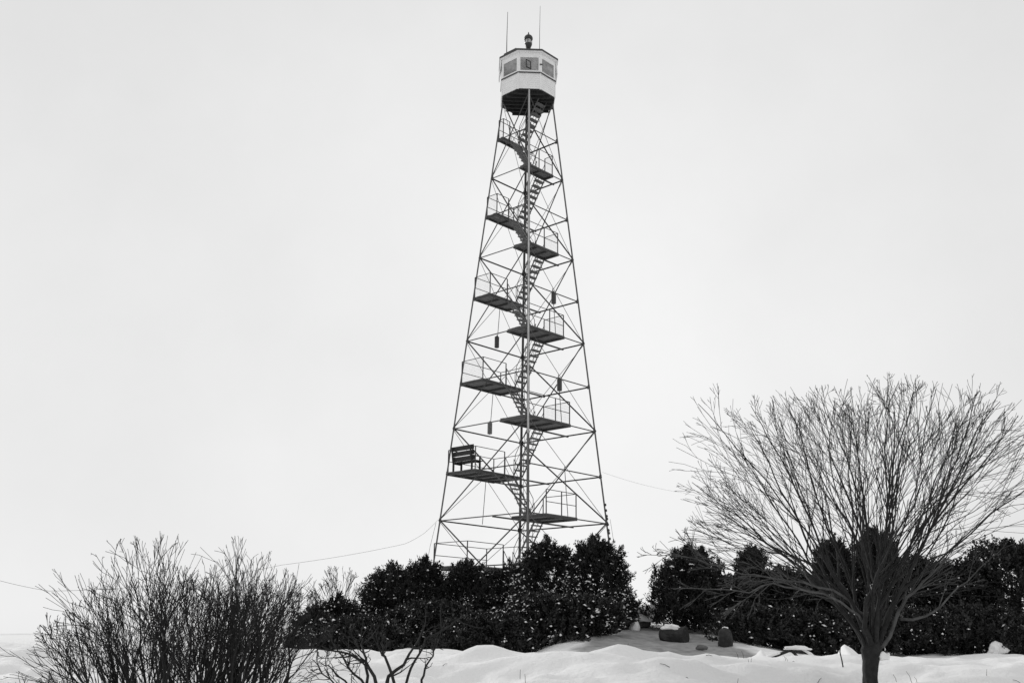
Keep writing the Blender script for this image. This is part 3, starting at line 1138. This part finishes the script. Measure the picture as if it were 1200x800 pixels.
def branch(mb_, p, d, L, r, depth, wander=0.07, up=0.02, spread=(14, 30), nchild=(5, 4, 3), rmin=0.0026, sides=(6, 4, 3, 3), start=0.22):
    nseg = max(3, int(6 + 6 * (depth == 0)) - depth)
    pts, dirs = walk(p, d, L, nseg, wander, up)
    n_ = len(pts)
    rad = [max(rmin, r * (1 - 0.88 * (i / (n_ - 1)))) for i in range(n_)]
    mb_.tube(pts, rad, sides[min(depth, 3)], depth == 0)
    if depth >= len(nchild):
        return
    for j in range(nchild[depth]):
        t = start + (0.97 - start) * ((j + random.random()) / nchild[depth])
        x = t * (n_ - 1)
        i = min(n_ - 2, int(x))
        q = pts[i].lerp(pts[i + 1], x - i)
        dd = dirs[i + 1]
        ang = R(random.uniform(*spread))
        nd = (dd * math.cos(ang) + rand_perp(dd) * math.sin(ang)).normalized()
        ln_ = L * ((1 - t) * random.uniform(0.65, 1.0) + 0.10)
        rc = max(rmin, (r * (1 - 0.88 * t)) * random.uniform(0.5, 0.75))
        branch(mb_, q, nd, ln_, rc, depth + 1, wander * 1.25, up, spread, nchild, rmin, sides, 0.2)


# the big bare tree on the right
TYY = 12.0
tb = at(1022, 803, TYY)
tb.z = hgt(tb.x, TYY)
tree = empty('bare_tree', tb)
tag(tree, 'leafless spreading tree with short trunk and fan of fine branches, on the right', 'tree')


def tl(px, py, dY=0.0):
    return at(px, py, TYY + dY) - tb


fork = tl(1022, 762)
m = MB()
pts = [Vector((0.01, 0, -0.15)), Vector((0, 0, 0.02)), Vector((0.0, 0, 0.14)), fork * 0.75, fork, fork + Vector((0.01, 0, 0.16))]
R_ = [0.15, 0.094, 0.080, 0.092, 0.116, 0.07]
PP, RR = [], []
for i in range(len(pts) - 1):
    for q in range(6):
        f = q / 6
        PP.append(pts[i].lerp(pts[i + 1], f)); RR.append(R_[i] + (R_[i + 1] - R_[i]) * f)
PP.append(pts[-1]); RR.append(R_[-1])
m.tube(PP, RR, 28)
tv = []
for q in m.v:                       # ridged, slightly fluted bark
    q = Vector(q)
    a_ = math.atan2(q.y, q.x)
    k_ = 0.05 * noise.noise(Vector((math.cos(a_) * 1.4, math.sin(a_) * 1.4, q.z * 2))) + 0.016 * noise.noise(Vector((math.cos(a_) * 7, math.sin(a_) * 7, q.z * 9)))
    tv.append(tuple(q + Vector((math.cos(a_), math.sin(a_), 0)) * k_ * 0.9))
m.v = tv
trunk = m.build('trunk', M_BARK, tree, True)


def limb(pts, r0, r1, kids, klen, lm_=M_BARK, kup=0.02, spread=(14, 32), nch=(4, 3)):
    mb_ = MB()
    P = []
    for i in range(len(pts) - 1):           # smooth the drawn path a little
        for q in (0, 0.5):
            P.append(pts[i].lerp(pts[i + 1], q) + Vector((random.gauss(0, .008), random.gauss(0, .008), random.gauss(0, .008))))
    P.append(pts[-1])
    n_ = len(P)
    rad = [r0 + (r1 - r0) * (i / (n_ - 1)) ** 0.8 for i in range(n_)]
    mb_.tube(P, rad, 7)
    for j in range(kids):
        t = 0.35 + 0.63 * (j + random.random()) / kids
        x = t * (n_ - 1)
        i = min(n_ - 2, int(x))
        q = P[i].lerp(P[i + 1], x - i)
        dd = (P[i + 1] - P[i]).normalized()
        ang = R(random.uniform(*spread))
        nd = (dd * math.cos(ang) + rand_perp(dd) * math.sin(ang)).normalized()
        branch(mb_, q, nd, klen * random.uniform(0.6, 1.1), (r0 + (r1 - r0) * t) * 0.6, 1, 0.08, kup, (14, 32), (0,) + nch, 0.0028)
    d = (P[-1] - P[-2]).normalized()
    branch(mb_, P[-1], d, klen, r1, 1, 0.08, kup, (14, 32), (0,) + nch, 0.0028)
    return mb_.build('limb', lm_, tree, True)


random.seed(12)


def reach_of(th):
    d_ = math.degrees(th)
    return pw([(-1, 2.92), (10, 2.98), (22, 3.20), (36, 3.36), (46, 3.1), (56, 2.66), (75, 2.2), (180, 1.5)], d_)


def sweep(mb_, p0, d0, d, L, r0, r1, nseg, wob, k0=4.0):
    pts, dirs = [p0.copy()], [d0.copy()]
    p, dd = p0.copy(), d0.copy()
    for s_ in range(nseg):
        tgt = d0.lerp(d, min(1.0, s_ / k0)).normalized()
        dd = (dd * 0.6 + tgt * 0.4 + Vector((random.gauss(0, wob), random.gauss(0, wob), random.gauss(0, wob)))).normalized()
        p = p + dd * (L / nseg)
        pts.append(p.copy())
        dirs.append(dd.copy())
    n_ = len(pts)
    mb_.tube(pts, [r0 + (r1 - r0) * q / (n_ - 1) for q in range(n_)], 7)
    return pts, dirs


PRIM = []
for i in range(12):
    th = R(6 + 58 * (i / 11.0) ** 0.72)
    PRIM.append((th, i * 2.39996 + 0.4 + random.uniform(-.25, .25)))
for i, (th, az) in enumerate(PRIM):
    d = Vector((math.sin(th) * math.cos(az), math.sin(th) * math.sin(az) * 0.9, math.cos(th)))
    p0 = fork + Vector((d.x * 0.07, d.y * 0.07, random.uniform(-0.03, 0.06)))
    d0 = (d + Vector((random.gauss(0, .12), random.gauss(0, .12), 1.15 * th))).normalized()
    mb_ = MB()
    Lp = random.uniform(0.55, 1.15)
    r0 = random.uniform(0.022, 0.036)
    pts, dirs = sweep(mb_, p0, d0, d, Lp, r0, r0 * 0.62, 9, 0.10, 6.0)
    nk = random.choice((3, 4, 4))
    for j in range(nk):
        last = j == nk - 1
        t = 1.0 if last else 0.35 + 0.6 * (j + random.random()) / (nk - 1)
        x = t * (len(pts) - 1)
        q = min(len(pts) - 2, int(x))
        b = pts[q].lerp(pts[q + 1], x - q)
        if last:
            nd = dirs[-1]
        else:
            ang = R(random.uniform(12, 34))
            nd = (dirs[q + 1] * math.cos(ang) + rand_perp(dirs[q + 1]) * math.sin(ang)).normalized()
        if nd.z < 0.12:
            nd.z = 0.12 + random.random() * 0.15
            nd.normalize()
        # how far to the crown's outline along this way
        L2 = 0.6
        for _ in range(40):
            e = b + nd * L2 - fork
            if e.length > (0.92 if e.x < -0.85 * e.z else 1.0) * reach_of(math.acos(max(-1, min(1, e.normalized().z)))) * random.uniform(0.9, 1.0):
                break
            L2 += 0.07
        rs = r0 * (1 - 0.38 * t) * random.uniform(0.5, 0.72)
        p2, d2 = sweep(mb_, b, dirs[q + 1].lerp(nd, 0.6).normalized(), nd, L2, rs, 0.0034, 14, 0.085)
        nk2 = 7
        for j2 in range(nk2):
            t2 = 0.14 + 0.82 * (j2 + random.random()) / nk2
            x2 = t2 * (len(p2) - 1)
            q2 = min(len(p2) - 2, int(x2))
            b2 = p2[q2].lerp(p2[q2 + 1], x2 - q2)
            ang = R(random.uniform(12, 34))
            n2 = (d2[q2 + 1] * math.cos(ang) + rand_perp(d2[q2 + 1]) * math.sin(ang)).normalized()
            branch(mb_, b2, n2, L2 * ((1 - t2) * random.uniform(0.6, 0.95) + 0.08), max(0.003, rs * (1 - 0.85 * t2) * random.uniform(0.5, 0.75)), 1,
                   0.085, 0.014, (12, 34), (0, 3, 2), 0.0023)
    mb_.build('limb', M_BARK, tree, True)

# the low limbs one can follow in front of the dark evergreens
limb([tl(1014, 735, -.05), tl(1006, 722, -.2), tl(985, 707, -.5), tl(964, 695, -.7), tl(935, 690, -.9), tl(905, 685, -1.0), tl(878, 692, -1.1), tl(845, 690, -1.2)], 0.015, 0.006, 9, 0.5, M_BARK_L, 0.0)
limb([tl(1013, 722, -.05), tl(1002, 708, -.1), tl(975, 692, -.2), tl(940, 682, -.4), tl(900, 677, -.5), tl(870, 672, -.6), tl(830, 660, -.7), tl(800, 652, -.8)], 0.016, 0.005, 12, 0.5, M_BARK_L, 0.0)
limb([fork + Vector((.06, -.02, 0)), tl(1042, 745, -.1), tl(1054, 715, -.2), tl(1063, 700, -.25), tl(1075, 688, -.3), tl(1090, 674, -.3)], 0.026, 0.012, 6, 0.6, M_BARK_L)
limb([tl(1054, 724, -.2), tl(1070, 725, -.25), tl(1084, 722, -.3), tl(1102, 712, -.35), tl(1115, 694, -.4), tl(1132, 680, -.45), tl(1150, 663, -.5)], 0.018, 0.005, 3, 0.4, M_BARK_L, nch=(2, 1))
limb([fork + Vector((-.03, -.05, .05)), tl(1012, 735, -.2), tl(1014, 705, -.3), tl(1028, 685, -.35), tl(1034, 650, -.4)], 0.036, 0.014, 7, 1.3)
limb([fork + Vector((.02, -.05, .05)), tl(1028, 735, -.2), tl(1030, 700, -.25), tl(1020, 660, -.3), tl(1008, 620, -.3)], 0.033, 0.014, 7, 1.4)

# bare multi-stem bushes on the left
def bush(base_px, Y, label, n, spread_x, hmin, hmax, nch, seedv, dens_r=0.0112, tilt=0.0, name='bare_bush', base_w=0.35, rmin=0.0022, edge=0.22):
    random.seed(seedv)
    p = at(base_px, 800, Y)
    z = hgt(p.x, Y)
    root = empty(name, (p.x, Y, z))
    tag(root, label, 'bush', 'leafless bushes in the foreground')
    for i in range(n):
        f = (i + random.random()) / n * 2 - 1
        a = f * spread_x + tilt + random.gauss(0, 0.13)
        dep = random.gauss(0, 0.30)
        d = Vector((math.sin(a), dep, math.cos(a))).normalized()
        L = random.uniform(hmin, hmax) * (1 - edge * abs(f)) * random.choice((1.0, 1.0, 0.62))
        b = Vector((f * base_w + random.gauss(0, .10), random.gauss(0, base_w * 0.6), -0.10))
        mb_ = MB()
        branch(mb_, b, d, L, dens_r * random.uniform(0.6, 1.4), 0, 0.095, 0.03, (9, 30), nch, rmin, (5, 3, 3, 3), 0.10)
        mb_.build('stem', M_BARK_D, root, True)
    return root


bush(192, 10.2, 'leafless bush of many fanning stems, the left one of the pair at lower left', 78, 0.58, 1.10, 1.85, (6, 3, 1), 21, tilt=-0.10, base_w=0.55, edge=0.36)
bush(272, 10.8, 'dense leafless bush of upright stems, the right one of the pair at lower left', 56, 0.34, 0.95, 1.62, (6, 3, 1), 22, tilt=0.08, base_w=0.40)
bush(55, 10.6, 'low scraggly leafless bush at the lower left corner of the picture', 18, 0.7, 0.25, 0.48, (4, 2), 23, base_w=0.35)

random.seed(31)
# low crooked shrub at the bottom centre, close to the camera
sy = 7.6
p = at(447, 800, sy)
sroot = empty('crooked_shrub', (p.x, sy, hgt(p.x, sy)))
tag(sroot, 'low leafless shrub with thick crooked stems at the bottom centre of the picture', 'shrub')
so_ = Vector((p.x, sy, hgt(p.x, sy)))
STEMS = [([(447, 850), (440, 800), (428, 775), (405, 765), (378, 757)], .016), ([(447, 850), (452, 800), (470, 776), (486, 758), (497, 735)], .017),
         ([(446, 852), (432, 806), (408, 780), (395, 760)], .013), ([(449, 852), (462, 800), (450, 770), (447, 752), (452, 742)], .014),
         ([(447, 850), (430, 800), (429, 770), (425, 755), (437, 745)], .014), ([(452, 852), (494, 805), (497, 782), (507, 768), (506, 752)], .012),
         ([(448, 850), (474, 800), (486, 775), (500, 748), (520, 738), (545, 722)], .012), ([(445, 852), (412, 805), (392, 785), (374, 775)], .010),
         ([(446, 852), (398, 806), (378, 790), (366, 772)], .009)]
for pl_, r0 in STEMS:
    mb_ = MB()
    pts = [at(a, b, sy + random.uniform(-.12, .12)) - so_ for a, b in pl_]
    pts[0].z = -0.08
    P = []
    for i in range(len(pts) - 1):
        for q in (0, 0.34, 0.67):
            P.append(pts[i].lerp(pts[i + 1], q) + Vector((random.gauss(0, .007), random.gauss(0, .007), random.gauss(0, .007))))
    P.append(pts[-1])
    n_ = len(P)
    mb_.tube(P, [r0 * (1 - 0.72 * i / (n_ - 1)) for i in range(n_)], 7)
    for j in range(7):
        i = random.randint(n_ // 3, n_ - 2)
        dd = (P[i + 1] - P[i]).normalized()
        ang = R(random.uniform(25, 55))
        nd = (dd * math.cos(ang) + rand_perp(dd) * math.sin(ang)).normalized()
        branch(mb_, P[i], nd, random.uniform(0.06, 0.24), r0 * 0.4, 1, 0.16, 0.05, (20, 45), (0, 2, 1), 0.0022)
    mb_.build('stem', M_BARK_D, sroot, True)

# thin saplings behind the hedge and on the left
def sapling(px, base_py, top_py, Y, label, n, fan, seedv):
    random.seed(seedv)
    p = at(px, base_py, Y)
    gz = hgt(p.x, Y)
    root = empty('bare_sapling', (p.x, Y, gz))
    tag(root, label, 'sapling')
    h_ = at(px, top_py, Y).z - gz
    for i in range(n):
        a = ((i + 0.5) / n * 2 - 1) * fan + random.gauss(0, .05)
        mb_ = MB()
        branch(mb_, Vector((random.gauss(0, .1), random.gauss(0, .1), -0.05)), Vector((math.sin(a), random.gauss(0, .15), math.cos(a))).normalized(), h_ * random.uniform(.8, 1.02), 0.014, 0, 0.07, 0.02, (16, 38), (6, 3, 2), 0.0045, (5, 3, 3, 3), 0.35)
        mb_.build('stem', M_BARK_D, root, True)


sapling(395, 745, 668, 26.8, 'faint leafless sapling poking up behind the low evergreens on the left', 5, 0.28, 41)
sapling(352, 745, 690, 26.8, 'small leafless sapling behind the right end of the left bush', 4, 0.3, 42)

# ------------------------------------------------------------------ logs, stump, boulders and snow lumps on the slope
def lump(name, P, sx, sy_, sz, mt, parent=None, seedv=0.0, rough=0.25, sub=3, M=None, cut=-0.5):
    import bmesh
    bm = bmesh.new()
    bmesh.ops.create_icosphere(bm, subdivisions=sub, radius=1.0)
    for v in bm.verts:
        k_ = 1 + rough * noise.noise(v.co * 1.4 + Vector((seedv, seedv * 2, 0))) + rough * 0.5 * noise.noise(v.co * 3.5 + Vector((seedv, 0, 3)))
        v.co = Vector((v.co.x * sx * k_, v.co.y * sy_ * k_, max(cut, v.co.z) * sz * k_))
        if M is not None:
            v.co = M @ v.co
    me = bpy.data.meshes.new(name)
    bm.to_mesh(me)
    bm.free()
    me.materials.append(mt)
    me.polygons.foreach_set('use_smooth', [True] * len(me.polygons))
    o = link(name, me, parent)
    if P is not None:
        o.location = P
    return o


def on_ground(px, Y, py=750):
    p = at(px, py, Y)
    return Vector((p.x, Y, hgt(p.x, Y)))


# cut log lying on the slope, its end towards us on the right
g = on_ground(790, 24.4)
lg = empty('log', g + Vector((0, 0, -0.03)), R(-38))
tag(lg, 'thick cut log with snow on top lying on the grey slope', 'log')
Mx = Matrix.Translation((0, 0, 0.165)) @ Matrix.Rotation(R(90), 4, 'Y')
m = MB()
m.lathe([(0.165, -0.30), (0.185, -0.28), (0.178, -0.14), (0.183, 0.0), (0.176, 0.14), (0.185, 0.27), (0.172, 0.30)], 18, Mx)
m.v = [tuple(Vector(q) + (Vector(q) - Vector((q[0], 0, 0.165))) * 0.18 * noise.noise(Vector(q) * 7)) for q in m.v]
m.build('log_body', M_WOOD, lg)
lump('snow_cap', Vector((-0.05, -0.02, 0.325)), 0.25, 0.15, 0.075, M_SNOW, lg, 6.0, 0.5)

g = on_ground(850, 23.2)
st = empty('stump', g)
tag(st, 'dark upright rounded stump standing in the snow', 'stump')
lump('stump_body', Vector((0, 0, 0.14)), 0.165, 0.15, 0.26, M_WOOD, st, 21.0, 0.22, cut=-0.9)
lump('snow_cap', Vector((0.01, 0.0, 0.375)), 0.07, 0.06, 0.03, M_SNOW, st, 3.0)

g = on_ground(822, 22.0)
tag(lump('stone', g + Vector((0, 0, 0.05)), 0.12, 0.09, 0.07, M_ROCK, None, 5.0), 'small dark stone on the slope between log and stump', 'stone')

g = on_ground(756, 27.2)
bd = empty('boulder', g)
tag(bd, 'snow covered boulder with a dark hollow in the gap between the evergreens', 'boulder')
lump('rock', Vector((-0.08, 0, 0.12)), 0.24, 0.26, 0.24, M_ROCK, bd, 1.0, 0.3)
lump('snow_cap', Vector((0.06, -0.02, 0.27)), 0.36, 0.30, 0.24, M_SNOW, bd, 8.0, 0.6)
g = on_ground(744, 26.4)
tag(lump('snow_heap', g + Vector((0, 0, 0.08)), 0.13, 0.16, 0.22, M_SNOW, None, 9.0, 0.4), 'small upright snow heap at the left of the snowy boulder', 'snow heap')

# snow drifts with sharp crests at the edge of the bank
def drift(px, Y, w_, h_, lean, label, seedv, dp=0.5):
    g_ = on_ground(px, Y)
    vs_, fs_ = [], []
    nu, nv = 18, 12
    for i in range(nu + 1):
        u = i / nu * 2 - 1
        for j in range(nv + 1):
            v = j / nv * 2 - 1
            cr = max(0, 1 - abs(u - lean * 0.6) / (1 - lean * 0.6 * (1 if u > lean * 0.6 else -1))) ** 1.25
            k_ = cr * max(0.0, 1 - abs(v) ** 1.5)
            x, y = u * w_ / 2, v * dp
            zz = hgt(g_.x + x, g_.y + y) - g_.z - 0.03
            vs_.append(Vector((x, y, zz + h_ * k_ + 0.03 * k_ * noise.noise(Vector((u * 3 + seedv, v * 3, 0))))))
    for i in range(nu):
        for j in range(nv):
            a = i * (nv + 1) + j
            fs_.append((a, a + nv + 1, a + nv + 2, a + 1))
    m_ = MB()
    m_.add(vs_, fs_)
    o = m_.build('snow_drift', M_SNOW, None, True)
    o.location = g_
    tag(o, label, 'snow drift')
    return o


drift(882, 18.6, 0.62, 0.30, 0.8, 'sharp snow drift rising to a bright tip right of the stump', 1.0)
drift(994, 16.8, 0.40, 0.22, -0.5, 'pointed snow drift just left of the bare tree trunk', 2.0, 0.4)
drift(478, 23.2, 1.4, 0.26, 0.1, 'rounded grey snow drift at the hedge foot behind the crooked shrub', 3.0, 0.7)
tag(lump('snow_clump', tb + tl(1037, 769, -0.08), 0.055, 0.05, 0.06, M_SNOW, None, 4.0, 0.5), 'small snow clump caught in the fork of the bare tree', 'snow clump')
g = on_ground(1166, 23.0)
tag(lump('snow_heap', g + Vector((0, 0, 0.10)), 0.17, 0.15, 0.15, M_SNOW, None, 12.0, 0.75), 'white snow heap at the foot of the far right bush', 'snow heap')

# snow-laden fallen branch and a thin stick
g = on_ground(935, 20.6)
fb = empty('fallen_branch', g)
tag(fb, 'forked fallen branch laden with snow, left of the bare tree', 'branch')
m = MB()
m.tube([Vector((-0.72, 0, 0.03)), Vector((-0.4, 0, 0.12)), Vector((-0.15, 0, 0.22)), Vector((0.1, 0.02, 0.2)), Vector((0.36, 0, 0.03))], [0.025, 0.03, 0.035, 0.03, 0.02], 6)
m.tube([Vector((-0.15, 0, 0.22)), Vector((-0.05, -0.1, 0.1)), Vector((0.0, -0.15, 0.0))], [0.03, 0.025, 0.02], 6)
m.build('wood', M_WOOD, fb)
lump('snow_load', Vector((-0.02, -0.03, 0.25)), 0.24, 0.10, 0.05, M_SNOW, fb, 14.0, 0.4)
lump('snow_load', Vector((0.22, -0.01, 0.14)), 0.17, 0.06, 0.035, M_SNOW, fb, 15.0, 0.4, M=Matrix.Rotation(R(32), 4, 'Y'))
lump('snow_load', Vector((-0.52, -0.02, 0.11)), 0.17, 0.06, 0.03, M_SNOW, fb, 16.0, 0.4, M=Matrix.Rotation(R(-17), 4, 'Y'))

g = on_ground(985, 14.8)
sk = empty('stick', g)
tag(sk, 'thin dark stick standing upright in the snow left of the tree trunk', 'stick')
m = MB()
m.tube([Vector((0.02, 0, -0.1)), Vector((0.0, 0, 0.08)), Vector((-0.02, 0, 0.2)), Vector((0.0, 0, 0.31))], [0.009, 0.009, 0.008, 0.005], 6)
m.build('twig', M_BARK_D, sk)

# a few dead twigs and seed heads lying on and poking through the snow
random.seed(77)
lm = MB()
for i in range(44):
    px, Yd = random.uniform(480, 1190), random.uniform(11.5, 15.5)
    g = on_ground(px, Yd)
    if random.random() < 0.45:
        h_ = random.uniform(0.04, 0.13)
        a = random.uniform(-.5, .5)
        lm.tube([g - Vector((0, 0, .02)), g + Vector((a * h_ * .4, 0, h_ * .6)), g + Vector((a * h_, random.uniform(-.03, .03), h_))], [0.0028, 0.0024, 0.0018], 4)
    else:
        a, L_ = random.uniform(0, PI), random.uniform(0.03, 0.13)
        q = g + Vector((math.cos(a) * L_, math.sin(a) * L_, 0))
        q.z = hgt(q.x, q.y)
        lm.tube([g + Vector((0, 0, .006)), g.lerp(q, .5) + Vector((0, 0, .016)), q + Vector((0, 0, .008))], [0.003, 0.003, 0.002], 4)
tag(lm.build('twig_litter', M_BARK_D), kind='stuff')
